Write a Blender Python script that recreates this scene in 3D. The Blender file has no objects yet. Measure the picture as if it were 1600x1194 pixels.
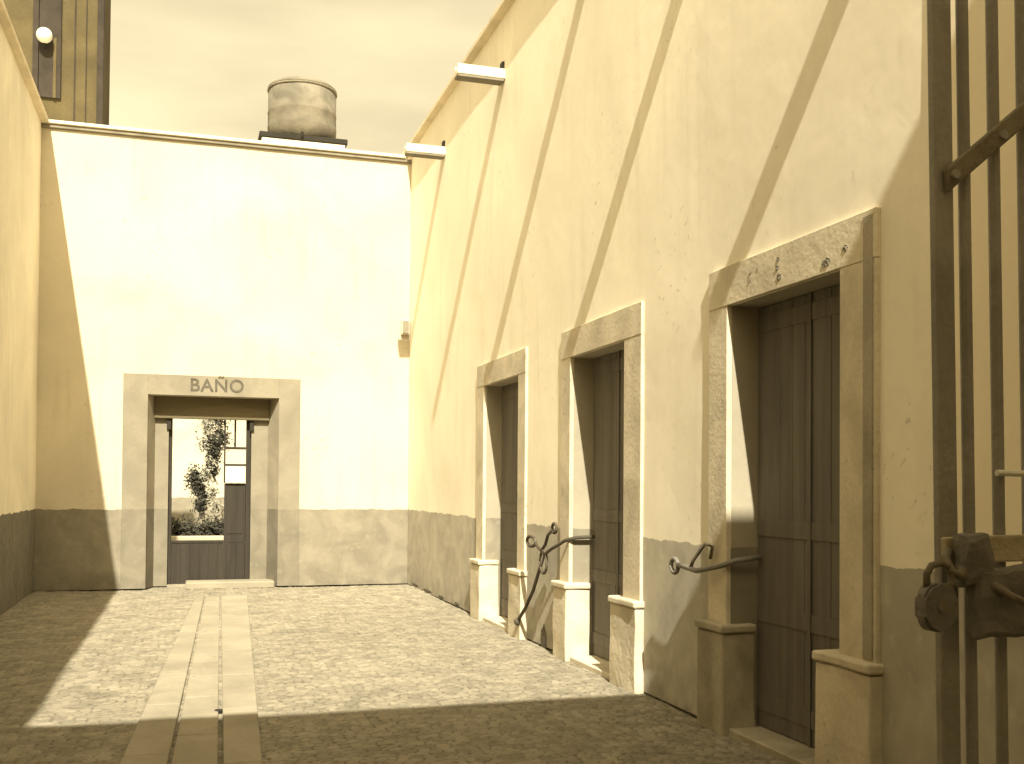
import bpy, bmesh, math, random
import numpy as np
from mathutils import Vector, Matrix, noise
random.seed(7); np.random.seed(7)
S = bpy.context.scene
C = S.collection

# ------------------------------------------------------------------ camera
cam = bpy.data.cameras.new('camera'); co = bpy.data.objects.new('camera', cam); C.objects.link(co)
S.camera = co
YAW, PIT, ROL = .2971, .0187, .0075
cam.sensor_width = 36; cam.lens = 36*1650.93/1600; cam.shift_y = 130.8/1600
cam.clip_start = .05; cam.clip_end = 800
r0 = Vector((math.cos(YAW), -math.sin(YAW), 0)); f0 = Vector((math.sin(YAW), math.cos(YAW), 0)); z0 = Vector((0, 0, 1))
fw = f0*math.cos(PIT)+z0*math.sin(PIT); up = z0*math.cos(PIT)-f0*math.sin(PIT)
R_ = r0*math.cos(ROL)+up*math.sin(ROL); U_ = -r0*math.sin(ROL)+up*math.cos(ROL)
m = Matrix((R_, U_, -fw)).transposed().to_4x4(); m.translation = (0, 0, 1.6)
co.matrix_world = m

# ------------------------------------------------------------------ light
L = Vector((.150, .94, -1)).normalized()           # direction the light travels
EL = math.asin(-L.z); AZ = math.atan2(-L.x, -L.y)   # towards the sun, from +y clockwise
sun = bpy.data.lights.new('sun', 'SUN'); so = bpy.data.objects.new('sun', sun); C.objects.link(so)
sun.energy = 3.7; sun.angle = math.radians(.5); sun.color = (1, .94, .76)
so.rotation_euler = L.to_track_quat('-Z', 'Y').to_euler(); so.location = (-3, -20, 20)
W = bpy.data.worlds.new('World'); S.world = W; W.use_nodes = True
nt = W.node_tree; nt.nodes.clear()
def N(nt, t, **k):
    n = nt.nodes.new(t)
    for a, b in k.items(): setattr(n, a, b)
    return n
sky = N(nt, 'ShaderNodeTexSky', sky_type='NISHITA', sun_disc=False, sun_elevation=EL, sun_rotation=AZ, air_density=1.4, dust_density=3.0)
bw = N(nt, 'ShaderNodeRGBToBW'); mul = N(nt, 'ShaderNodeMix', data_type='RGBA', blend_type='MULTIPLY')
mul.inputs[0].default_value = 1; mul.inputs[7].default_value = (1, .845, .52, 1)
tc = N(nt, 'ShaderNodeTexCoord'); mp = N(nt, 'ShaderNodeMapping'); mp.inputs['Scale'].default_value = (1.2, 1.2, 5); mp.inputs['Rotation'].default_value = (.35, .3, 0)
ns = N(nt, 'ShaderNodeTexNoise'); ns.inputs['Scale'].default_value = 2.6; ns.inputs['Detail'].default_value = 5
rp = N(nt, 'ShaderNodeMapRange'); rp.inputs[1].default_value = .3; rp.inputs[2].default_value = .75; rp.inputs[3].default_value = .80; rp.inputs[4].default_value = 1.18
m2 = N(nt, 'ShaderNodeMix', data_type='RGBA', blend_type='MULTIPLY'); m2.inputs[0].default_value = 1
bg = N(nt, 'ShaderNodeBackground'); out = N(nt, 'ShaderNodeOutputWorld')
l = nt.links.new
veil = N(nt, 'ShaderNodeMix', data_type='RGBA'); veil.inputs[0].default_value = .25; veil.inputs[7].default_value = (3.2, 3.2, 3.2, 1)   # thin even cloud
l(sky.outputs[0], bw.inputs[0]); l(bw.outputs[0], veil.inputs[6]); l(veil.outputs[2], mul.inputs[6]); l(tc.outputs['Generated'], mp.inputs[0]); l(mp.outputs[0], ns.inputs[0])
l(ns.outputs[0], rp.inputs[0]); l(mul.outputs[2], m2.inputs[6]); l(rp.outputs[0], m2.inputs[7]); l(m2.outputs[2], bg.inputs[0]); l(bg.outputs[0], out.inputs[0])
bg.inputs[1].default_value = .13
S.view_settings.view_transform = 'Standard'; S.view_settings.look = 'None'; S.view_settings.gamma = 1
S.view_settings.exposure = 1.44
S.render.engine = 'CYCLES'
S.cycles.max_bounces = 8; S.cycles.diffuse_bounces = 5

# ------------------------------------------------------------------ materials
TINT = (1.0, .885, .66)
def lin(a, t=TINT): return (a*t[0], a*t[1], a*t[2], 1)
def surface(name, base, dark=None, scale=1.2, rough=.9, bump=.15, bscale=30, dado=None, dado_z=1.2, fine=.5, spots=0, tint=TINT, metal=0, spotcol=None, stretch=(1, 1, 1), wobble=.012, damp=0, streak=0):
    """mottled surface: large blotches, fine grain, pitting, optional painted dado below dado_z (world z)"""
    M = bpy.data.materials.new(name); M.use_nodes = True; n = M.node_tree; k = n.links.new
    b = n.nodes['Principled BSDF']; b.inputs['Roughness'].default_value = rough; b.inputs['Metallic'].default_value = metal
    b.inputs['Specular IOR Level'].default_value = .25
    g = N(n, 'ShaderNodeNewGeometry'); mp = N(n, 'ShaderNodeMapping'); mp.inputs['Scale'].default_value = stretch
    k(g.outputs['Position'], mp.inputs[0]); P = mp.outputs[0]
    def noi(sc, det=6, dist=0):
        q = N(n, 'ShaderNodeTexNoise'); q.inputs['Scale'].default_value = sc; q.inputs['Detail'].default_value = det
        q.inputs['Distortion'].default_value = dist; k(P, q.inputs[0]); return q.outputs[0]
    def rng(v, a, c, x=0, y=1):
        q = N(n, 'ShaderNodeMapRange'); q.inputs[1].default_value = a; q.inputs[2].default_value = c; q.inputs[3].default_value = x; q.inputs[4].default_value = y
        k(v, q.inputs[0]); return q.outputs[0]
    def mix(f, a, c, bt='MIX'):
        q = N(n, 'ShaderNodeMix', data_type='RGBA', blend_type=bt)
        for s, v in ((q.inputs[0], f), (q.inputs[6], a), (q.inputs[7], c)):
            if hasattr(v, 'links') : k(v, s)
            else: s.default_value = v
        return q.outputs[2]
    if dark is None: dark = base*.8
    col = mix(rng(noi(scale, 7, .6), .38, .68), lin(base, tint), lin(dark, tint))
    if streak:   # rain streaks and trowel passes
        m3 = N(n, 'ShaderNodeMapping'); m3.inputs['Scale'].default_value = (5, 5, .35); k(g.outputs['Position'], m3.inputs[0])
        q3 = N(n, 'ShaderNodeTexNoise'); q3.inputs['Scale'].default_value = 1.3; q3.inputs['Detail'].default_value = 7; k(m3.outputs[0], q3.inputs[0])
        mz = N(n, 'ShaderNodeMath', operation='MULTIPLY'); k(rng(q3.outputs[0], .5, .72, 0, streak), mz.inputs[0]); k(rng(noi(.6, 3), .4, .6), mz.inputs[1])
        col = mix(mz.outputs[0], col, lin(dark*.55, tint))
    if dado is not None:
        sx = N(n, 'ShaderNodeSeparateXYZ'); k(g.outputs['Position'], sx.inputs[0])
        wob = rng(noi(6, 3), .3, .7, dado_z-wobble, dado_z+wobble)
        lt = N(n, 'ShaderNodeMath', operation='LESS_THAN'); k(sx.outputs[2], lt.inputs[0]); k(wob, lt.inputs[1])
        dc = mix(rng(noi(2.2, 8, 1.0), .36, .66), lin(dado, tint), lin(dado*.72, tint))
        dc = mix(rng(noi(11, 6), .56, .74, 0, .25), dc, lin(dado*1.5, tint))
        col = mix(lt.outputs[0], col, dc)
        if damp:
            dz = rng(sx.outputs[2], 0, .35, damp, 0)
            mm = N(n, 'ShaderNodeMath', operation='MULTIPLY'); k(dz, mm.inputs[0]); k(rng(noi(5, 6), .35, .6), mm.inputs[1])
            col = mix(mm.outputs[0], col, lin(dado*.45, tint))
    col = mix(rng(noi(bscale*1.3, 5), .3, .75, 0, fine*.5), col, lin(dark*.75, tint))
    if spots:
        v = noi(17, 9, .5)
        mk = N(n, 'ShaderNodeMath', operation='MULTIPLY'); k(rng(v, .62, .70), mk.inputs[0]); k(rng(noi(.9, 4), .52, .64), mk.inputs[1])
        col = mix(rng(mk.outputs[0], 0, 1, 0, spots), col, spotcol or lin(dark*.45, tint))
    k(col, b.inputs['Base Color'])
    bp = N(n, 'ShaderNodeBump'); bp.inputs['Strength'].default_value = bump; bp.inputs['Distance'].default_value = .02
    a1 = N(n, 'ShaderNodeMath', operation='ADD'); k(noi(bscale, 6), a1.inputs[0]); k(noi(bscale*.15, 4), a1.inputs[1])
    k(a1.outputs[0], bp.inputs['Height']); k(bp.outputs[0], b.inputs['Normal'])
    return M
M_wall = surface('whitewashed_plaster', .60, .50, .8, bump=.14, bscale=14, dado=.26, spots=.5, damp=.6, fine=.25, wobble=.014, streak=.28)
M_wall_long = surface('aged_plaster', .96, .83, .5, tint=(1, .92, .74), bump=.07, bscale=9, dado=.50, spots=.5, damp=.7, fine=.3, wobble=.014, streak=.2)
M_left = surface('old_plaster', .88, .70, .7, tint=(1, .92, .74), bump=.12, bscale=12, dado=.165, spots=.3, fine=.3, wobble=.014, streak=.2)
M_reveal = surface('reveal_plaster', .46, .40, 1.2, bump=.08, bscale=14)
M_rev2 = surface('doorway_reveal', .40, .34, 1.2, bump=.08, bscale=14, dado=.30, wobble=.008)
M_wall_lit = surface('lit_wall_plaster', .93, .88, 1.2, bump=.08, bscale=14, fine=.2)  # paler wall plaster; brighter light on the wall put into the colour
M_stone = surface('cut_stone', .70, .50, 2.6, bump=.16, bscale=30, spots=.8, fine=.6)
M_stone_pale = surface('pale_stone', .68, .5, 3, bump=.25, bscale=24, spots=.7, fine=.6)
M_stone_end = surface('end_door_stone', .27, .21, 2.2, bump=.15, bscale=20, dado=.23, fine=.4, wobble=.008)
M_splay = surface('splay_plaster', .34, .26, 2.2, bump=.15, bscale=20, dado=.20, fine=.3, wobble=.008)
M_cornice = surface('cornice_plaster', .80, .62, 2, bump=.2, bscale=16, fine=.4)
M_under = surface('cornice_shade', .26, .18, 3, bump=.2, bscale=16)  # dark tone: painted shade under cornice and spouts, also chips and lids
M_wood = surface('dark_wood', .19, .13, 1.2, rough=.75, bump=.3, bscale=40, stretch=(6, 6, .5), tint=(1, .90, .74), fine=.4)
M_wood2 = surface('brown_wood', .17, .11, 1.5, rough=.75, bump=.3, bscale=40, stretch=(5, 5, .5), tint=(1, .86, .64), fine=.4)
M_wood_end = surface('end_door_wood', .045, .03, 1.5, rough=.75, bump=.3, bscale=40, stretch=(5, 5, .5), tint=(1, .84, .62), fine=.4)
M_lintel_shade = surface('lintel_wood_and_shade', .17, .11, 1.5, bump=.3, bscale=30, stretch=(.5, 5, 5), tint=(1, .82, .48), fine=.4)  # brown wood tone that also carries the recess shadow
M_damp = surface('bare_damp_mortar', .16, .09, 9, bump=.4)
M_iron_dark = surface('blackened_iron', .24, .15, 4, rough=.6, bump=.3, bscale=50, tint=(1, .93, .80))
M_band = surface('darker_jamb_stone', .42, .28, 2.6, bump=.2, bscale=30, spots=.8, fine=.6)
M_stone_shade = surface('shaded_stone', .44, .27, 3, bump=.3, bscale=24, spots=.8, fine=.6)  # darker copy of the stone, shade on plinth and step put into colour
M_iron = surface('wrought_iron', .38, .26, 4, rough=.6, bump=.2, bscale=60, tint=(1, .94, .84))
M_rust = surface('rusty_iron', .27, .15, 6, rough=.8, bump=.4, bscale=50, tint=(1, .86, .62), spots=.8)
M_rod = surface('sunlit_rusty_iron', .13, .06, 6, rough=.8, bump=.4, bscale=50, tint=(1, .84, .60), spots=.8)
M_lock = surface('lock_plate_metal', .55, .3, 5, rough=.55, bump=.3, bscale=50, tint=(1, .86, .58))
M_ground = surface('earth', .2, .14, .8, rough=.95, bump=.4, bscale=14)
M_slab = surface('gutter_slab', .325, .24, 1.6, bump=.3, bscale=26, spots=.4, fine=.5)
M_tank = surface('weathered_tank', .21, .11, 2.6, bump=.25, bscale=18, spots=.5, fine=.5)
M_black = surface('black_paint', .03, .02, 3, bump=.1)
M_tower = surface('rooftop_brown_plaster', .11, .07, 1.8, bump=.3, bscale=16, tint=(1, .78, .36), fine=.6)
M_tower_d = surface('rooftop_dark_wood', .05, .03, 3, bump=.3, tint=(1, .8, .6))
M_white = surface('white_enamel', .86, .82, 3, bump=.02, tint=(1, .97, .85), rough=.4)
M_letter = surface('faded_lettering', .13, .08, 14, bump=.05)
M_leaf = surface('leaves', .07, .03, 6, bump=.1, tint=(1, .95, .70))
M_leafp = surface('highlight_leaves', .40, .25, 6, bump=.1, tint=(1, .95, .75))  # paler leaf copy, foliage highlights put into the colour
M_bark = surface('pale_bark', .30, .2, 6, bump=.4)

def floor_material():
    M = surface('cobbles', .295, .21, 3.5, rough=.95, bump=.5, bscale=38, fine=.7, spots=.4)
    n = M.node_tree; k = n.links.new; b = n.nodes['Principled BSDF']; src = b.inputs['Base Color'].links[0].from_socket
    a = N(n, 'ShaderNodeAttribute'); a.attribute_name = 'stone'; j = N(n, 'ShaderNodeAttribute'); j.attribute_name = 'joint'
    r = N(n, 'ShaderNodeMapRange'); r.inputs[3].default_value = .80; r.inputs[4].default_value = 1.14; k(a.outputs['Fac'], r.inputs[0])
    r2 = N(n, 'ShaderNodeMapRange'); r2.inputs[3].default_value = .42; r2.inputs[4].default_value = 1; r2.inputs[2].default_value = .45; k(j.outputs['Fac'], r2.inputs[0])
    m = N(n, 'ShaderNodeMath', operation='MULTIPLY'); k(r.outputs[0], m.inputs[0]); k(r2.outputs[0], m.inputs[1])
    x = N(n, 'ShaderNodeMix', data_type='RGBA', blend_type='MULTIPLY'); x.inputs[0].default_value = 1
    k(src, x.inputs[6]); k(m.outputs[0], x.inputs[7]); k(x.outputs[2], b.inputs['Base Color'])
    return M
M_cob = floor_material()
# ------------------------------------------------------------------ helpers
def empty(name, loc, label, cat, group=None):
    o = bpy.data.objects.new(name, None); C.objects.link(o); o.location = loc; o.empty_display_size = .2
    o['label'] = label; o['category'] = cat
    if group: o['group'] = group
    return o
def tag(o, label, cat, group=None):
    o['label'] = label; o['category'] = cat
    if group: o['group'] = group
    return o
def obj(name, bm, mat, parent=None, smooth=False, kind=None, loc=None):
    """world-space bmesh -> one mesh object; geometry is stored relative to its own origin"""
    bmesh.ops.recalc_face_normals(bm, faces=bm.faces[:])
    me = bpy.data.meshes.new(name)
    vs = [v.co for v in bm.verts]
    if loc is None:
        loc = Vector(((min(v.x for v in vs)+max(v.x for v in vs))/2, (min(v.y for v in vs)+max(v.y for v in vs))/2, min(v.z for v in vs)))
    loc = Vector(loc)
    bmesh.ops.translate(bm, verts=bm.verts[:], vec=-loc)
    if smooth:
        for f in bm.faces: f.smooth = True
    bm.to_mesh(me); bm.free(); me.materials.append(mat)
    o = bpy.data.objects.new(name, me); C.objects.link(o)
    if parent is not None:
        o.parent = parent; pl = world_loc(parent); o.location = loc-pl
    else: o.location = loc
    if kind: o['kind'] = kind
    return o
def world_loc(o):
    p = Vector(o.location)
    while o.parent: o = o.parent; p += Vector(o.location)
    return p
def box(bm, x0, x1, y0, y1, z0, z1, bev=0, seg=1):
    b = bmesh.new(); bmesh.ops.create_cube(b, size=1)
    for v in b.verts: v.co = Vector((x0+(v.co.x+.5)*(x1-x0), y0+(v.co.y+.5)*(y1-y0), z0+(v.co.z+.5)*(z1-z0)))
    if bev: bmesh.ops.bevel(b, geom=b.edges[:], offset=bev, segments=seg, affect='EDGES', profile=.5)
    me = bpy.data.meshes.new('t'); b.to_mesh(me); b.free(); bm.from_mesh(me); bpy.data.meshes.remove(me)
    return bm
def tube(bm, pts, rad, n=8, cap=True):
    pts = [Vector(p) for p in pts]; rads = rad if isinstance(rad, (list, tuple)) else [rad]*len(pts)
    rings = []; prev = None
    for i, p in enumerate(pts):
        t = (pts[min(i+1, len(pts)-1)]-pts[max(i-1, 0)]).normalized()
        a = prev if prev else (Vector((0, 0, 1)) if abs(t.z) < .9 else Vector((1, 0, 0)))
        u = (a-t*a.dot(t)).normalized(); v = t.cross(u); prev = u
        rings.append([bm.verts.new(p+(u*math.cos(2*math.pi*j/n)+v*math.sin(2*math.pi*j/n))*rads[i]) for j in range(n)])
    for a, b in zip(rings, rings[1:]):
        for j in range(n): bm.faces.new((a[j], a[(j+1) % n], b[(j+1) % n], b[j]))
    if cap:
        bm.faces.new(rings[0][::-1]); bm.faces.new(rings[-1])
    return bm
def lathe(bm, c, prof, n=40):
    rings = [[bm.verts.new((c[0]+r*math.cos(2*math.pi*j/n), c[1]+r*math.sin(2*math.pi*j/n), c[2]+z)) for j in range(n)] for r, z in prof]
    for a, b in zip(rings, rings[1:]):
        for j in range(n): bm.faces.new((a[j], a[(j+1) % n], b[(j+1) % n], b[j]))
    bm.faces.new(rings[0][::-1]); bm.faces.new(rings[-1]); return bm
def poly_prism(bm, pts, axis, a, b):
    """polygon (2D) extruded along an axis between a and b"""
    def P(p, t): return {'x': (t, p[0], p[1]), 'y': (p[0], t, p[1]), 'z': (p[0], p[1], t)}[axis]
    A = [bm.verts.new(P(p, a)) for p in pts]; B = [bm.verts.new(P(p, b)) for p in pts]
    bm.faces.new(A); bm.faces.new(B[::-1])
    for i in range(len(pts)): j = (i+1) % len(pts); bm.faces.new((A[i], B[i], B[j], A[j]))
    return bm
def rough(bm, amp, sc, seed=0):
    for v in bm.verts:
        v.co += noise.noise_vector(v.co*sc+Vector((seed, 0, 0)))*amp
def box_rough(x0, x1, y0, y1, z0, z1, bev, amp, sc, seed=0, cuts=4):
    b = bmesh.new(); box(b, x0, x1, y0, y1, z0, z1, bev, 2)
    bmesh.ops.subdivide_edges(b, edges=b.edges[:], cuts=cuts, use_grid_fill=True)
    rough(b, amp, sc, seed); return b
def wall(axis, pos, thick, u0, u1, z1, holes=(), step=.22, amp=.004, z0=0, batter=0):
    """solid wall sheet with openings. axis 'x': plane x=pos running along y, body towards pos+thick"""
    us = sorted(set([round(float(q), 4) for q in np.linspace(u0, u1, max(2, int(abs(u1-u0)/step)))] + [h[i] for h in holes for i in (0, 1)]))
    zs = sorted(set([round(float(q), 4) for q in np.linspace(z0, z1, max(2, int((z1-z0)/step)))] + [h[i] for h in holes for i in (2, 3)]))
    def solid(i, j):
        if i < 0 or j < 0 or i >= len(us)-1 or j >= len(zs)-1: return False
        u = (us[i]+us[i+1])/2; z = (zs[j]+zs[j+1])/2
        return not any(h[0] < u < h[1] and h[2] < z < h[3] for h in holes)
    bm = bmesh.new(); cache = {}
    edges = {(h[a], z) for h in holes for a in (0, 1) for z in zs}
    def V(i, j, d):
        if (i, j, d) not in cache:
            u, z = us[i], zs[j]; off = 0
            if d == 0:
                off = noise.noise(Vector((u*.9, z*.9, pos)))*amp*1.5+noise.noise(Vector((u*3, z*3, pos+5)))*amp*.5
            p = pos+(off if d == 0 else thick)
            cache[(i, j, d)] = bm.verts.new((p, u, z) if axis == 'x' else (u, p, z))
        return cache[(i, j, d)]
    for i in range(len(us)-1):
        for j in range(len(zs)-1):
            if not solid(i, j): continue
            bm.faces.new((V(i, j, 0), V(i+1, j, 0), V(i+1, j+1, 0), V(i, j+1, 0)))
            bm.faces.new((V(i, j, 1), V(i, j+1, 1), V(i+1, j+1, 1), V(i+1, j, 1)))
            if not solid(i-1, j): bm.faces.new((V(i, j, 0), V(i, j+1, 0), V(i, j+1, 1), V(i, j, 1)))
            if not solid(i+1, j): bm.faces.new((V(i+1, j, 0), V(i+1, j, 1), V(i+1, j+1, 1), V(i+1, j+1, 0)))
            if not solid(i, j-1): bm.faces.new((V(i, j, 0), V(i, j, 1), V(i+1, j, 1), V(i+1, j, 0)))
            if not solid(i, j+1): bm.faces.new((V(i, j+1, 0), V(i+1, j+1, 0), V(i+1, j+1, 1), V(i, j+1, 1)))
    return bm

XR, XL, YE = 3.416, -2.145, 16.908
ZR, ZE = 7.02, 6.90          # wall tops
DZ = 2.80                    # door opening height

# ------------------------------------------------------------------ ground
b = bmesh.new(); bmesh.ops.create_grid(b, x_segments=8, y_segments=8, size=300)
for v in b.verts: v.co.z = -.05
obj('ground', b, M_ground, kind='structure', loc=(0, 0, -.05))
# cobbled floor: real stones as a height field
def cobble_mesh(x0, x1, y0, y1, step, cell=.074):
    nx = int((x1-x0)/step)+1; ny = int((y1-y0)/step)+1
    xs = np.linspace(x0, x1, nx); ys = np.linspace(y0, y1, ny); X, Y = np.meshgrid(xs, ys)
    gx = int((x1-x0)/cell)+4; gy = int((y1-y0)/cell)+4
    rs = np.random.RandomState(3); jx = rs.rand(gy, gx)*.8+.1; jy = rs.rand(gy, gx)*.8+.1; hh = rs.rand(gy, gx)
    u = (X-x0)/cell+1; v = (Y-y0)/cell+1; iu = u.astype(int); iv = v.astype(int)
    d1 = np.full(X.shape, 9.); d2 = np.full(X.shape, 9.); hb = np.zeros(X.shape)
    for a in (-1, 0, 1):
        for c in (-1, 0, 1):
            ii = np.clip(iu+a, 0, gx-1); jj = np.clip(iv+c, 0, gy-1)
            d = np.hypot(ii+jx[jj, ii]-u, jj+jy[jj, ii]-v)
            closer = d < d1
            d2 = np.where(closer, d1, np.minimum(d2, d)); hb = np.where(closer, hh[jj, ii], hb); d1 = np.where(closer, d, d1)
    e = np.clip((d2-d1)*2.2, 0, 1); h = (1-(1-e)**2)*(.55+.45*hb)
    big = np.zeros(X.shape)
    for k in range(14):
        kx, ky, ph = rs.randn()*1.6, rs.randn()*1.6, rs.rand()*6.28; big += np.sin(X*kx+Y*ky+ph)
    wear = np.clip(.62+.22*np.sin(X*1.3+2*np.sin(Y*.7))+.25*big/6, .25, 1.)
    Z = -.026+h*.026*wear+big*.001
    vs = np.stack([X, Y, Z], -1).reshape(-1, 3)
    idx = np.arange(nx*ny).reshape(ny, nx)
    f = np.stack([idx[:-1, :-1], idx[:-1, 1:], idx[1:, 1:], idx[1:, :-1]], -1).reshape(-1, 4)
    me = bpy.data.meshes.new('courtyard_floor'); me.vertices.add(len(vs)); me.vertices.foreach_set('co', vs.ravel())
    me.loops.add(f.size); me.polygons.add(len(f)); me.loops.foreach_set('vertex_index', f.ravel().astype('i'))
    me.polygons.foreach_set('loop_start', np.arange(0, f.size, 4, dtype='i')); me.polygons.foreach_set('loop_total', np.full(len(f), 4, 'i'))
    me.polygons.foreach_set('use_smooth', np.ones(len(f), bool)); me.update()
    for nm, arr in (('stone', hb), ('joint', e)):
        at = me.attributes.new(nm, 'FLOAT', 'POINT'); at.data.foreach_set('value', arr.reshape(-1).astype('f'))
    return me
me = cobble_mesh(XL-.05, XR+.7, -1.2, YE+.9, .021); me.materials.append(M_cob)
o = bpy.data.objects.new('courtyard_floor', me); C.objects.link(o); o['kind'] = 'structure'
# paved drain down the middle of the yard, slightly skewed
def gutter_x(px15, px75, y): return px15+(px75-px15)*(15-y)/7.5
def strip(name, xa15, xa75, xb15, xb75, z, y0=-1.1, y1=15.6, seg=1.25, gap=.012, seed=0):
    b = bmesh.new(); rnd = random.Random(seed); y = y0
    while y < y1:
        e = min(y+seg*rnd.uniform(.75, 1.3), y1); dz = rnd.uniform(-.002, .002)
        s = bmesh.new()
        pts = [(gutter_x(xa15, xa75, y+gap), y+gap), (gutter_x(xb15, xb75, y+gap), y+gap), (gutter_x(xb15, xb75, e), e), (gutter_x(xa15, xa75, e), e)]
        poly_prism(s, pts, 'z', -.04, z+dz)
        bmesh.ops.bevel(s, geom=s.edges[:], offset=.005, segments=1, affect='EDGES')
        me = bpy.data.meshes.new('t'); s.to_mesh(me); s.free(); b.from_mesh(me); bpy.data.meshes.remove(me); y = e
    return obj(name, b, M_slab, kind='structure')
strip('paving_strip', .09, -.30, .215, -.055, .006, seed=1)
strip('paving_strip', .235, -.035, .43, .215, -.006, seed=2)
strip('paving_strip', .45, .245, .80, .48, .006, seed=3)
b = bmesh.new(); lathe(b, (.23, 7.78, -.02), [(.03, 0), (.034, .018)], 20)
obj('drain_hole', b, M_black, kind='structure')

# ------------------------------------------------------------------ long right-hand building
DOORS = [(10.61, 10.87, 12.27, 12.57), (7.63, 7.97, 9.25, 9.50), (4.66, 4.98, 6.25, 6.50)]   # near outer, near jamb, far jamb, far outer
rb = empty('building', (XR, 8, 0), 'long plastered building on the right with three tall stone framed doorways and slanting spout shadows', 'building')
bm = wall('x', XR, .5, -1.5, YE+3.2, ZR, [(d[1], d[2], 0, DZ) for d in DOORS])
obj('wall', bm, M_wall_long, rb)
b = bmesh.new(); box(b, XR-.10, XR+.55, -1.5, YE+3.2, ZR, ZR+.07, .012)
obj('cornice', b, M_cornice, rb)
b = bmesh.new(); box(b, XR+.5, XR+4.5, -1.5, YE+3.2, ZR-.5, ZR-.25)
obj('roof', b, M_cornice, rb)
for di, (yo, yi, yf, yfo) in enumerate(DOORS):
    sr = None
    b = box_rough(XR-.028, XR+.012, yo, yfo, DZ, 3.06, .004, .003, 3, di)
    sr = obj('door_surround', b, M_stone, rb)
    b = bmesh.new(); box(b, XR-.025, XR+.012, yf-.003, yfo-.002, .66, DZ, .004); obj('jamb', b, M_stone, sr)
    b = bmesh.new(); box(b, XR-.025, XR+.012, yo+.002, yi+.003, .66, DZ, .004); obj('jamb', b, M_stone, sr)
    for (ya, yb, cap) in ((yo-.015, yi+.16, 1), (yf-.05, yfo+.06, 0)):
        b = box_rough(XR-.075, XR+.17, ya, yb, -.03, .64, .012, .010, 4, di*3+cap)
        pl = obj('plinth', b, M_stone_pale if di < 2 else (M_stone if cap else M_stone_shade), sr)
        b = box_rough(XR-.092, XR+.17, ya-.015, yb+.012, .645, .70, .014, .004, 5, di, 3)
        obj('plinth_cap', b, M_stone_pale if di < 2 else (M_stone if cap else M_stone_shade), pl)
    b = bmesh.new(); box(b, XR-.03, XR+.45, yi+.14, yf-.05, -.03, .028, .008); obj('doorstep', b, M_stone if di < 2 else M_stone_shade, sr)
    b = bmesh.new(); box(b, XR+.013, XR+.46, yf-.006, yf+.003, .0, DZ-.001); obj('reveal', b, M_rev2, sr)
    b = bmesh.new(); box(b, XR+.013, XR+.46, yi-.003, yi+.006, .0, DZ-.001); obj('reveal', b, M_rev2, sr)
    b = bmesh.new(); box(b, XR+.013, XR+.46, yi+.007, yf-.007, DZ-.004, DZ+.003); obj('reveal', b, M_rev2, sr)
    # plank door set back in the opening
    dl = None; b = bmesh.new(); n = 9; w = (yf-yi)/n
    for k in range(n):
        box(b, XR+.205+random.uniform(0, .003), XR+.25, yi+.008+k*w*.985+.0012, yi+.008+(k+1)*w*.985-.0012, .035, DZ-.01, .002)
    dl = obj('door', b, M_wood, rb)
    for z in (.14, .72, 1.28, 2.62):
        b = bmesh.new(); box(b, XR+.199, XR+.2045, yi+.02, yf-.02, z, z+.11, .002); obj('rail', b, M_wood, dl)
    b = bmesh.new(); box(b, XR+.193, XR+.1988, (yi+yf)/2-.015, (yi+yf)/2+.015, .035, DZ-.01, .002); obj('meeting_strip', b, M_wood, dl)
b = bmesh.new(); box(b, XR-.02, XR+.01, 2.2, 4.22, 1.24, 6.0, .006); obj('lit_wall_panel', b, M_wall_lit, rb)  # added panel, same wall with brighter light put into its colour
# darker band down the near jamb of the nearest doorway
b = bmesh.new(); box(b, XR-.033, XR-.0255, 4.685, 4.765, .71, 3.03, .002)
obj('dark_band', b, M_band, rb)
# chips knocked out of the nearest lintel
for (y, z, s) in ((4.93, 2.90, .018), (5.10, 2.86, .022), (5.13, 2.855, .016), (5.62, 2.93, .014), (5.60, 2.87, .02), (5.95, 2.91, .01), (5.61, 2.98, .012), (5.94, 2.96, .010)):
    b = bmesh.new(); bmesh.ops.create_icosphere(b, subdivisions=2, radius=1)
    for v in b.verts: v.co = Vector((XR-.028+v.co.x*.004, y+v.co.y*s*1.3, z+v.co.z*s*1.2))+noise.noise_vector(v.co*2+Vector((y, 0, 0)))*.006
    obj('stone_chip', b, M_under, rb)
for (y, z, sy_, sz) in ((10.03, .07, .09, .13), (12.78, .06, .03, .10), (15.4, .03, .28, .022), (14.5, .028, .2, .018), (16.3, .035, .25, .02), (13.6, .03, .12, .02)):
    b = bmesh.new(); bmesh.ops.create_icosphere(b, subdivisions=3, radius=1)
    for v in b.verts: v.co = Vector((XR+.001+v.co.x*.008, y+v.co.y*sy_*(1+.5*noise.noise(v.co*3+Vector((y, 0, 0)))), z+v.co.z*sz*(1+.6*noise.noise(v.co*4+Vector((0, y, 0))))))
    obj('plaster_chip', b, M_damp, rb)
# water spouts through the wall head
for y in (14.56, 11.62, 8.90, 6.03, 3.14):
    b = bmesh.new()
    prof = [(y-.08, 6.265), (y+.08, 6.265), (y+.08, 6.38), (y+.05, 6.38), (y+.035, 6.315), (y-.035, 6.315), (y-.05, 6.38), (y-.08, 6.38)]
    poly_prism(b, prof, 'x', XR-.56, XR+.1)
    bmesh.ops.bevel(b, geom=b.edges[:], offset=.006, segments=1, affect='EDGES')
    sp = obj('water_spout', b, M_cornice, rb)
    b = bmesh.new(); box(b, XR-.028, XR+.02, y-.045, y+.045, 6.385, 6.48, .006); obj('spout_hole', b, M_black, sp)
    b = bmesh.new(); box(b, XR-.556, XR-.01, y-.075, y+.075, 6.235, 6.263, .004); obj('spout_shade', b, M_under, sp)  # dark strip added under each spout, its shade put into the colour

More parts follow.
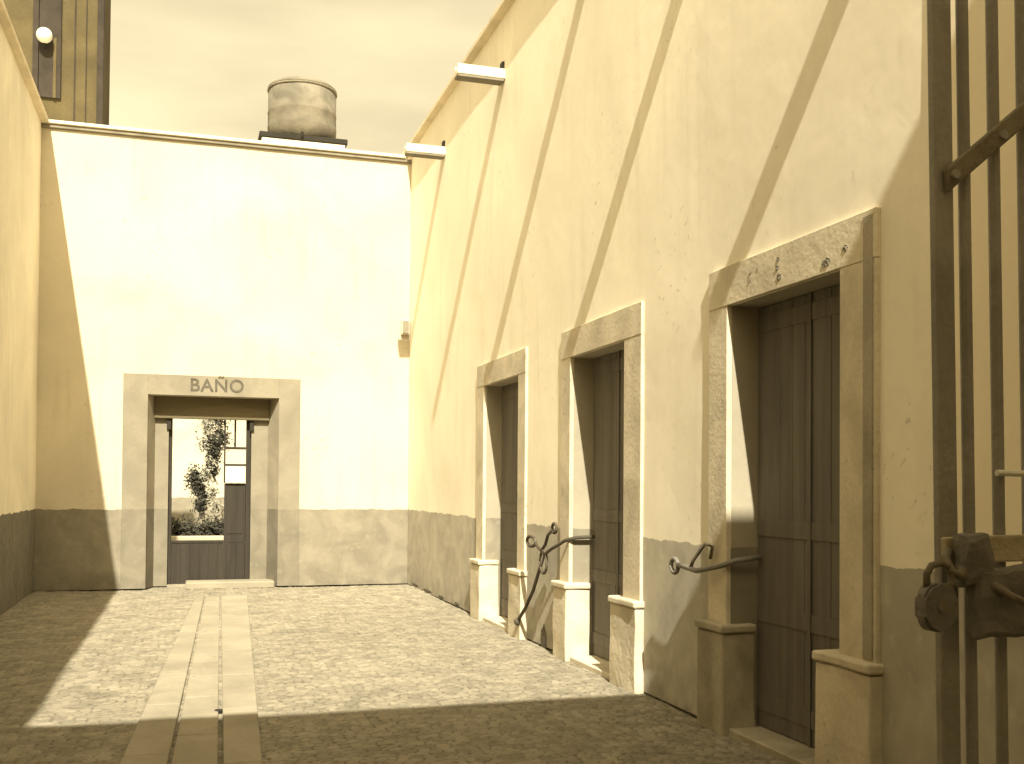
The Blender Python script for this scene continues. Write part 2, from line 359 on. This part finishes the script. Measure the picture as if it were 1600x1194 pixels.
# ------------------------------------------------------------------ end building with the lettered doorway
eb = empty('building', (.6, YE, 0), 'bright plastered end wall with a stone framed doorway lettered BAÑO', 'building')
DX0, DX1, DT = -.60, 1.345, 2.94
bm = wall('y', YE, .36, XL-.4, XR-.002, ZE, [(DX0, DX1, 0, DT)]); obj('wall', bm, M_wall, eb)
b = bmesh.new(); box(b, XL-.4, XR-.104, YE-.075, YE+.5, ZE, ZE+.055, .01); cn = obj('cornice', b, M_cornice, eb)
b = bmesh.new(); box(b, XL-.4, XR-.004, YE-.045, YE+.4, ZE-.055, ZE-.002, .006); obj('cornice_shade', b, M_under, cn)  # dark strip added, shadow under the cornice put into its colour
b = bmesh.new(); box(b, XL-.4, XR, YE+.5, YE+2.6, ZE-.22, ZE-.04); obj('roof', b, M_cornice, eb)
# stone surround, a flat band
b = bmesh.new()
box(b, -.955, DX0, YE-.015, YE+.01, 0, 3.25, .003); box(b, DX1, 1.675, YE-.015, YE+.01, 0, 3.25, .003); box(b, DX0, DX1, YE-.0152, YE+.01, DT, 3.25, .002)
ds = obj('door_surround', b, M_stone_end, eb)
# lettering
fc = bpy.data.curves.new('letters', 'FONT'); fc.body = 'BAÑO'; fc.size = .275; fc.extrude = .004; fc.align_x = 'CENTER'; fc.space_character = 1.08; fc.offset = .004
fo = bpy.data.objects.new('tmp', fc); C.objects.link(fo); bpy.context.view_layer.update()
me = bpy.data.meshes.new_from_object(fo); bpy.data.objects.remove(fo)
b = bmesh.new(); b.from_mesh(me)
bmesh.ops.rotate(b, verts=b.verts[:], cent=(0, 0, 0), matrix=Matrix.Rotation(math.pi/2, 3, 'X'))
bmesh.ops.translate(b, verts=b.verts[:], vec=(.405, YE-.0175, 3.015))
obj('lettering', b, M_letter, ds)
# splayed recess: plan polygons behind the surround
IX0, IX1, IT, D1 = -.30, .95, 2.74, .35
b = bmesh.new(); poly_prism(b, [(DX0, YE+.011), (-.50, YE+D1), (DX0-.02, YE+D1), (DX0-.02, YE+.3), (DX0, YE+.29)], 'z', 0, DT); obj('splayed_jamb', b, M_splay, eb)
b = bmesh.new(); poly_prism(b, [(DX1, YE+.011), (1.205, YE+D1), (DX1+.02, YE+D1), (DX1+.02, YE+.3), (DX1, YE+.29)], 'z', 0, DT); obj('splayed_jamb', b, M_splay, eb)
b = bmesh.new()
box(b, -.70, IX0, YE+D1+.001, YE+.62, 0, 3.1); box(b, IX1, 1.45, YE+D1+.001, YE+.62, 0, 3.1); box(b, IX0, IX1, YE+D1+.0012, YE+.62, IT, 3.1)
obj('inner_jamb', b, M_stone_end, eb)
b = bmesh.new(); box(b, -.02, 1.30, YE-.10, YE+.36, -.02, .085, .012); obj('doorstep', b, M_slab, eb)
b = bmesh.new(); box(b, IX0, IX1, YE+.361, YE+2.6, -.02, .02); obj('passage_floor', b, M_slab, eb)
# passage walls, open to the garden at the back
b = bmesh.new(); box(b, -.9, -.42, YE+.63, YE+2.55, 0, 3.4); box(b, 1.15, 1.6, YE+.63, YE+2.55, 0, 3.4); box(b, -.9, 1.6, YE+.63, YE+2.55, 3.4, 3.6)
obj('passage_wall', b, M_left, eb)
b = bmesh.new(); box(b, XL-.4, -.92, YE+2.2, YE+2.5, 0, ZE-.25); box(b, 1.62, XR, YE+2.2, YE+2.5, 0, ZE-.25); box(b, -.92, 1.62, YE+2.2, YE+2.5, 3.62, ZE-.25)
obj('back_wall', b, M_left, eb)
# dark timber door frame: half door below, open above
yd = YE+.42
b = bmesh.new()
box(b, IX0+.003, IX0+.055, yd, yd+.08, .02, IT-.003, .004); box(b, IX1-.075, IX1-.003, yd, yd+.08, .02, IT-.003, .004); box(b, IX0+.056, IX1-.076, yd, yd+.08, IT-.06, IT-.003, .004)
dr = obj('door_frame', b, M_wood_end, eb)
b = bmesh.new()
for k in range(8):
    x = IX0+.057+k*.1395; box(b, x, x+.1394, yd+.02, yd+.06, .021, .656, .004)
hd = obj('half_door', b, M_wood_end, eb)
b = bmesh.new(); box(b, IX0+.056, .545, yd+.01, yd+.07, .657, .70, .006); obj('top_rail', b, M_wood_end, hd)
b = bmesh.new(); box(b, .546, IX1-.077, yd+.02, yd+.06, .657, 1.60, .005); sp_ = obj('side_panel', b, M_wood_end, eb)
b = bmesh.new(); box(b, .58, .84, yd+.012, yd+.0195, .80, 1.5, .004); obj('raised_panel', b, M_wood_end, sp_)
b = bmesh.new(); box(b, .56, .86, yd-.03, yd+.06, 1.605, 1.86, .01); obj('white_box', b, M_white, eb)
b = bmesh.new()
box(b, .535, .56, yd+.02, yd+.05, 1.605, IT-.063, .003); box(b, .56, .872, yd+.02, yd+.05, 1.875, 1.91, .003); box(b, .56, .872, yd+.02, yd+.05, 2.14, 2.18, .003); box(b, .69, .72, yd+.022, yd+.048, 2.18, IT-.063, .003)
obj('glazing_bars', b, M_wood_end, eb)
b = bmesh.new(); box(b, -.515, 1.22, YE+.27, YE+D1-.002, 2.60, DT-.002, .004); obj('lintel_and_shade', b, M_lintel_shade, eb)  # wood lintel shaped to cover the recess shadow, shade included in its colour
for x in (IX0-.03, IX1-.03):   # dark blocks added for the shade on the jamb tops
    b = bmesh.new(); box(b, x, x+.065, YE+D1-.04, YE+D1, 2.43, 2.597, .005); obj('jamb_shade_block', b, M_wood_end, eb)
b = bmesh.new(); box(b, 3.27, 3.40, YE-.075, YE+.0, 4.03, 4.27, .008); jb = obj('junction_box', b, M_stone, eb)
b = bmesh.new(); box(b, 3.285, 3.385, YE-.085, YE-.076, 4.045, 4.255, .003); obj('lid', b, M_under, jb)

# ------------------------------------------------------------------ left building
lb = empty('building', (XL-.3, 8, 0), 'shaded plastered building at the left edge with a dark painted foot', 'building')
obj('wall', wall('x', XL, -.5, -1.5, YE-.002, ZE), M_left, lb)
b = bmesh.new(); box(b, XL-.5, XL+.11, -1.5, YE-.08, ZE, ZE+.055, .01); obj('cornice', b, M_cornice, lb)
b = bmesh.new(); box(b, XL-4.5, XL-.5, -1.5, YE+2.6, ZE-.4, ZE-.1); obj('roof', b, M_cornice, lb)

# ------------------------------------------------------------------ building behind the camera: its roof edge throws the shade over the foreground
fb = empty('building', (0, -1.2, 0), 'tall plastered building closing the near side of the courtyard, its shade falling across the cobbles', 'building')
HF = 8.92
obj('wall', wall('y', -.80, -.5, -8, 11, HF-.05, [(-.9, 1.1, 0, 3.1)], step=.6), M_wall_long, fb)
b = bmesh.new(); box(b, -8, 11, -1.35, -.795, HF-.049, HF, .01); obj('cornice', b, M_cornice, fb)
b = bmesh.new(); box(b, -.9, 1.1, -1.2, -1.12, 0, 3.1); obj('door', b, M_wood, fb)
b = bmesh.new(); box(b, -8, 11, -5, -1.36, HF-.4, HF-.15); obj('roof', b, M_cornice, fb)

# ------------------------------------------------------------------ on the roofs
tk = empty('water_tank', (1.80, 18.4, 7.5), 'round weathered tank with domed lid standing on a dark slab above the end wall', 'tank')
b = bmesh.new(); r = .575; lathe(b, (1.80, 18.4, 7.422), [(r, 0), (r+.004, .25), (r+.008, .27), (r+.004, .29), (r, .5), (r+.008, .52), (r, .54), (r, .93)], 56)
rough(b, .006, 3); obj('tank_body', b, M_tank, tk, smooth=True)
b = bmesh.new(); lathe(b, (1.80, 18.4, 8.353), [(r+.014, 0), (r+.010, .03), (r-.04, .075), (r-.12, .10), (.25, .12), (.05, .128)], 56)
obj('lid', b, M_tank, tk, smooth=True)
b = bmesh.new(); lathe(b, (1.80, 18.4, 8.327), [(r+.014, 0), (r+.020, .012), (r+.014, .025)], 56); obj('hoop', b, M_under, tk)
b = bmesh.new(); box(b, 1.05, 2.50, 17.78, 19.0, 7.33, 7.42, .01); obj('base_slab', b, M_black, tk)
b = bmesh.new(); tube(b, [(1.74, 17.775, 7.38), (1.74, 17.75, 7.39), (1.74, 17.74, 7.46)], .022, 8); obj('outlet', b, M_black, tk)
b = bmesh.new(); box(b, 1.09, 2.46, 17.80, 18.95, ZE-.035, 7.329, .01); obj('support_block', b, M_cornice, tk)

rt = empty('rooftop_room', (-2.6, 19.4, 6.9), 'dark brown rooftop room with a dark door rising above the left corner of the end wall', 'rooftop room')
b = bmesh.new(); box(b, -3.6, -1.50, 19.0, 21, 6.80, 11.2, .02); obj('wall', b, M_tower, rt)
b = bmesh.new(); box(b, -1.56, -1.455, 18.95, 18.998, 6.80, 11.2, .008); obj('corner_post', b, M_tower_d, rt)
b = bmesh.new(); box(b, -3.6, -1.57, 18.955, 18.998, 7.50, 7.62, .008); obj('sill_beam', b, M_tower_d, rt)
b = bmesh.new(); box(b, -2.46, -2.12, 18.955, 18.998, 7.99, 10.9, .008); d_ = obj('door', b, M_tower_d, rt)
b = bmesh.new(); box(b, -2.24, -2.19, 18.94, 18.954, 7.99, 9.0, .004); obj('door_strip', b, M_tower, d_)
b = bmesh.new(); box(b, -2.56, -2.47, 18.965, 18.998, 7.63, 10.9, .006); obj('door_post', b, M_tower_d, rt)
b = bmesh.new(); box(b, -1.92, -1.90, 18.985, 18.998, 7.63, 10.9); box(b, -1.74, -1.725, 18.985, 18.998, 7.63, 10.9); obj('board_joint', b, M_tower_d, rt)
b = bmesh.new(); box(b, -3.7, -1.42, 18.9, 21.1, 11.2, 11.35, .02); obj('roof', b, M_tower_d, rt)
lp = empty('globe_lamp', (-2.365, 18.86, 8.97), 'round white globe mounted on the dark door of the rooftop room', 'lamp')
b = bmesh.new(); bmesh.ops.create_uvsphere(b, u_segments=28, v_segments=16, radius=.125); bmesh.ops.translate(b, verts=b.verts[:], vec=(-2.365, 18.82, 8.97)); obj('globe', b, M_white, lp, smooth=True)
b = bmesh.new(); tube(b, [(-2.365, 18.953, 8.82), (-2.365, 18.88, 8.80), (-2.365, 18.83, 8.85)], .02, 8); obj('bracket', b, M_black, lp)

# ------------------------------------------------------------------ garden court seen through the end doorway
gw = bmesh.new(); box(gw, -6, 7, 31, 31.4, -.05, 6.6, .01); tag(obj('garden_wall', gw, M_wall, None), 'bright wall far beyond the open half door', 'wall')
gb = bmesh.new(); box(gb, -2.5, 3.2, 26.6, 26.9, -.05, .32, .02); tag(obj('planter_curb', gb, M_reveal, None), 'low pale curb in front of the plants seen through the end doorway', 'curb')
def leaves(b, c, rx, ry, rz, n, s, rnd):
    for _ in range(n):
        d = Vector((rnd.gauss(0, 1), rnd.gauss(0, 1), rnd.gauss(0, 1))).normalized()*min(1.7, abs(rnd.gauss(.6, .45)))
        p = Vector(c)+Vector((d.x*rx, d.y*ry, d.z*rz))
        u = Vector((rnd.gauss(0, 1), rnd.gauss(0, 1), rnd.gauss(0, 1))).normalized(); v = u.orthogonal().normalized()
        w = s*rnd.uniform(.6, 1.3)
        b.faces.new([b.verts.new(p+q) for q in (-u*w, v*w*.4, u*w, -v*w*.4)])
rnd = random.Random(11)
tr = empty('tree', (.34, 28, 0), 'slender pale stemmed tree leaning right beyond the end doorway', 'tree')
b = bmesh.new(); tube(b, [(.34, 28, -.05), (.36, 28, .6), (.30, 28, 1.3), (.42, 28, 1.9), (.66, 28, 2.6), (.86, 28, 3.6), (1.0, 28, 4.6)], [.09, .075, .07, .06, .055, .04, .02], 10)
obj('trunk', b, M_bark, tr, smooth=True)
b = bmesh.new(); tube(b, [(.30, 28, 1.35), (.16, 27.95, 1.6), (.14, 27.9, 1.95)], [.045, .035, .02], 8); tube(b, [(.45, 28, 2.0), (.62, 28, 1.75), (.72, 27.95, 1.55)], [.04, .03, .02], 8)
tube(b, [(.62, 28, 2.5), (.4, 28, 2.9), (.3, 28, 3.5)], [.04, .03, .015], 8); obj('limb', b, M_bark, tr, smooth=True)
b = bmesh.new()
for c, r in (((.15, 27.95, 1.75), .26), ((.22, 27.9, 1.45), .17), ((.62, 27.9, 2.35), .26), ((.78, 28, 2.75), .28), ((.70, 28, 3.3), .35), ((.60, 27.9, 1.95), .18), ((.30, 27.85, 1.05), .2), ((.25, 27.9, 1.65), .3), ((.60, 27.8, 2.6), .3), ((.9, 28, 3.9), .5), ((.4, 28, 1.25), .14)):
    leaves(b, c, r*.75, r*.75, r, int(1900*r), .05, rnd)
obj('crown', b, M_leaf, tr)
b = bmesh.new()
for c, r in (((.40, 27.8, 2.6), .26), ((.45, 27.8, 3.1), .3), ((.44, 27.8, 1.75), .22), ((.52, 27.8, 2.15), .2), ((.58, 27.75, 1.35), .18), ((.68, 27.75, 1.0), .15)):
    leaves(b, c, r*.8, r*.7, r, int(1100*r), .05, rnd)
obj('lit_crown', b, M_leafp, tr)  # paler leaf clumps standing in for sunlit highlights on the crown
for k, (x, s) in enumerate(((-.28, .24), (.06, .30), (.52, .30), (.80, .34), (1.15, .3))):
    b = bmesh.new(); leaves(b, (x, 27.2, .42), s, .22, s*1.15, 500, .06, rnd)
    sh = obj('shrub', b, M_leaf, None, loc=(x, 27.2, 0))
    tag(sh, ('dark low shrub behind the pale curb, leftmost in the end doorway', 'dark low shrub just left of the pale tree stem', 'dark rounded shrub just right of the pale tree stem', 'dark low shrub at the right side of the end doorway view', 'dark shrub hidden beside the doorway panel')[k], 'shrub', 'shrubs beyond the end doorway')

# ------------------------------------------------------------------ wrought iron pieces on the right wall
X1 = XR-.11
ib = empty('iron_bar', (X1, 9.9, 0), 'curled wrought iron bar leaning on the wall between the first and second right hand doorways', 'iron bar')
b = bmesh.new(); tube(b, [(XR+.20, 9.19, 1.13), (XR+.02, 9.20, 1.12), (XR-.06, 9.27, 1.09), (X1, 9.50, 1.0), (X1, 9.66, .95), (X1, 9.78, .955)], .017, 8); obj('arm', b, M_rod, ib, smooth=True)
b = bmesh.new(); tube(b, [(X1, 9.70, .95), (X1, 9.85, .78), (X1+.02, 10.1, .55), (X1+.03, 10.4, .33), (X1+.03, 10.62, .19)], .018, 8); obj('rod', b, M_rod, ib, smooth=True)
def ringpts(y, z, ry, rz, x, n=18, rot=0): return [(x, y+ry*math.cos(2*math.pi*k/n+rot), z+rz*math.sin(2*math.pi*k/n+rot)) for k in range(n+1)]
b = bmesh.new(); tube(b, ringpts(10.12, 1.04, .14, .05, X1), .017, 8); obj('ring', b, M_rod, ib, smooth=True)
b = bmesh.new(); tube(b, ringpts(9.42, 1.20, .06, .045, X1), .015, 8); obj('ring', b, M_rod, ib, smooth=True)
b = bmesh.new(); tube(b, [(X1, 9.98, 1.02), (X1, 9.8, .965), (X1, 9.68, 1.03), (X1, 9.60, 1.13), (X1, 9.48, 1.18)], .016, 8); obj('curl', b, M_rod, ib, smooth=True)
b = bmesh.new(); tube(b, ringpts(9.73, .86, .10, .11, X1), .015, 8); obj('hoop', b, M_rod, ib, smooth=True)
b = bmesh.new(); bmesh.ops.create_icosphere(b, subdivisions=2, radius=.045); bmesh.ops.translate(b, verts=b.verts[:], vec=(X1+.03, 10.64, .17)); obj('end_knob', b, M_rod, ib, smooth=True)
ic = empty('iron_hook', (X1, 6.5, 0), 'dark iron hook arm reaching out of the nearest right hand doorway', 'iron hook')
b = bmesh.new(); tube(b, [(XR+.19, 6.18, 1.14), (XR+.02, 6.19, 1.12), (XR-.06, 6.26, 1.08), (X1, 6.5, 1.03), (X1, 6.78, 1.05)], .018, 8); obj('arm', b, M_iron_dark, ic, smooth=True)
b = bmesh.new(); tube(b, ringpts(6.84, 1.04, .055, .05, X1), .016, 8); obj('ring', b, M_iron_dark, ic, smooth=True)
b = bmesh.new(); tube(b, [(X1, 6.60, 1.03), (X1, 6.55, 1.10), (X1+.02, 6.42, 1.22), (X1+.05, 6.37, 1.20), (X1+.05, 6.40, 1.12)], .013, 8); obj('curl', b, M_rust, ic, smooth=True)

# ------------------------------------------------------------------ iron gate close to the camera
YG = 1.90
gt = empty('iron_gate', (1.55, YG, 0), 'tall dark iron bar gate with diagonal brace at the right edge of the photo', 'gate')
b = bmesh.new(); box(b, 1.558, 1.606, YG-.011, YG+.011, .03, 3.3, .003); st = obj('stile', b, M_iron, gt)
xb = 1.642
while xb < 3.25:
    b = bmesh.new(); tube(b, [(xb, YG, .036), (xb, YG, 3.26)], .0132, 12); obj('bar', b, M_iron, gt, smooth=False); xb += .079
b = bmesh.new(); box(b, 3.30, 3.335, YG-.011, YG+.011, .03, 3.3, .003); obj('stile', b, M_iron, gt)
b = bmesh.new(); box(b, 1.607, 3.299, YG+.012, YG+.03, 3.2, 3.26, .003); obj('rail', b, M_iron, gt)
b = bmesh.new(); box(b, 1.607, 3.299, YG+.012, YG+.03, .12, .18, .003); obj('rail', b, M_iron, gt)
b = bmesh.new(); poly_prism(b, [(1.578, 2.232), (1.574, 2.282), (2.65, 3.13), (2.65, 3.08)], 'y', YG-.030, YG-.0125)
bmesh.ops.bevel(b, geom=b.edges[:], offset=.003, segments=1, affect='EDGES'); obj('brace', b, M_rust, gt)
for x, z in ((1.592, 2.270), (1.718, 2.365)):
    b = bmesh.new(); tube(b, [(x, YG-.030, z), (x, YG-.038, z)], .010, 10); obj('rivet', b, M_iron, gt)
b = box_rough(1.556, 2.1, YG-.030, YG-.0125, 1.440, 1.498, .004, .0025, 20, 3); lk = obj('bolt_bar', b, M_lock, gt)
b = box_rough(1.598, 1.76, YG-.080, YG-.032, 1.285, 1.432, .012, .012, 18, 5); obj('lock_case', b, M_iron_dark, gt)
b = box_rough(1.565, 1.635, YG-.084, YG-.033, 1.40, 1.506, .016, .014, 16, 9); obj('staple_boss', b, M_iron_dark, gt)
b = bmesh.new(); tube(b, [(1.560, YG-.032, 1.468), (1.530, YG-.06, 1.452), (1.525, YG-.085, 1.43), (1.545, YG-.085, 1.42), (1.585, YG-.06, 1.45)], .010, 10); obj('hasp', b, M_rust, gt, smooth=True)
b = bmesh.new(); tube(b, [(1.70, YG-.02, 1.633), (1.9, YG-.02, 1.627)], .007, 8); obj('thin_rod', b, M_white, gt)
b = bmesh.new(); tube(b, [(1.63, YG-.08, 1.40), (1.66, YG-.10, 1.375), (1.70, YG-.10, 1.36), (1.74, YG-.08, 1.385)], .009, 8); obj('handle', b, M_rust, gt, smooth=True)
gt.rotation_euler = (0, -.016, 0)
pk = empty('padlock', (1.467, YG-.085, 1.30), 'heavy round dark padlock hanging from the bolt of the iron gate', 'padlock')
b = bmesh.new()
pts = []
for k in range(28):
    a = 2*math.pi*k/28; pts.append((1.467+.040*math.copysign(abs(math.cos(a))**.75, math.cos(a)), 1.358+.050*math.copysign(abs(math.sin(a))**.7, math.sin(a))))
poly_prism(b, pts, 'y', YG-.10, YG-.066); bmesh.ops.bevel(b, geom=[e for e in b.edges if abs(e.verts[0].co.y-e.verts[1].co.y) < 1e-5], offset=.006, segments=2, affect='EDGES')
obj('lock_body', b, M_iron_dark, pk)
b = bmesh.new(); tube(b, [(1.443, YG-.083, 1.40), (1.443, YG-.083, 1.425), (1.455, YG-.083, 1.443), (1.480, YG-.082, 1.448), (1.502, YG-.08, 1.438), (1.505, YG-.083, 1.41), (1.495, YG-.083, 1.39)], .0075, 10); obj('shackle', b, M_rust, pk, smooth=True)
b = bmesh.new(); tube(b, [(1.467, YG-.101, 1.36), (1.467, YG-.106, 1.36)], .011, 14); obj('keyhole_cover', b, M_rust, pk)
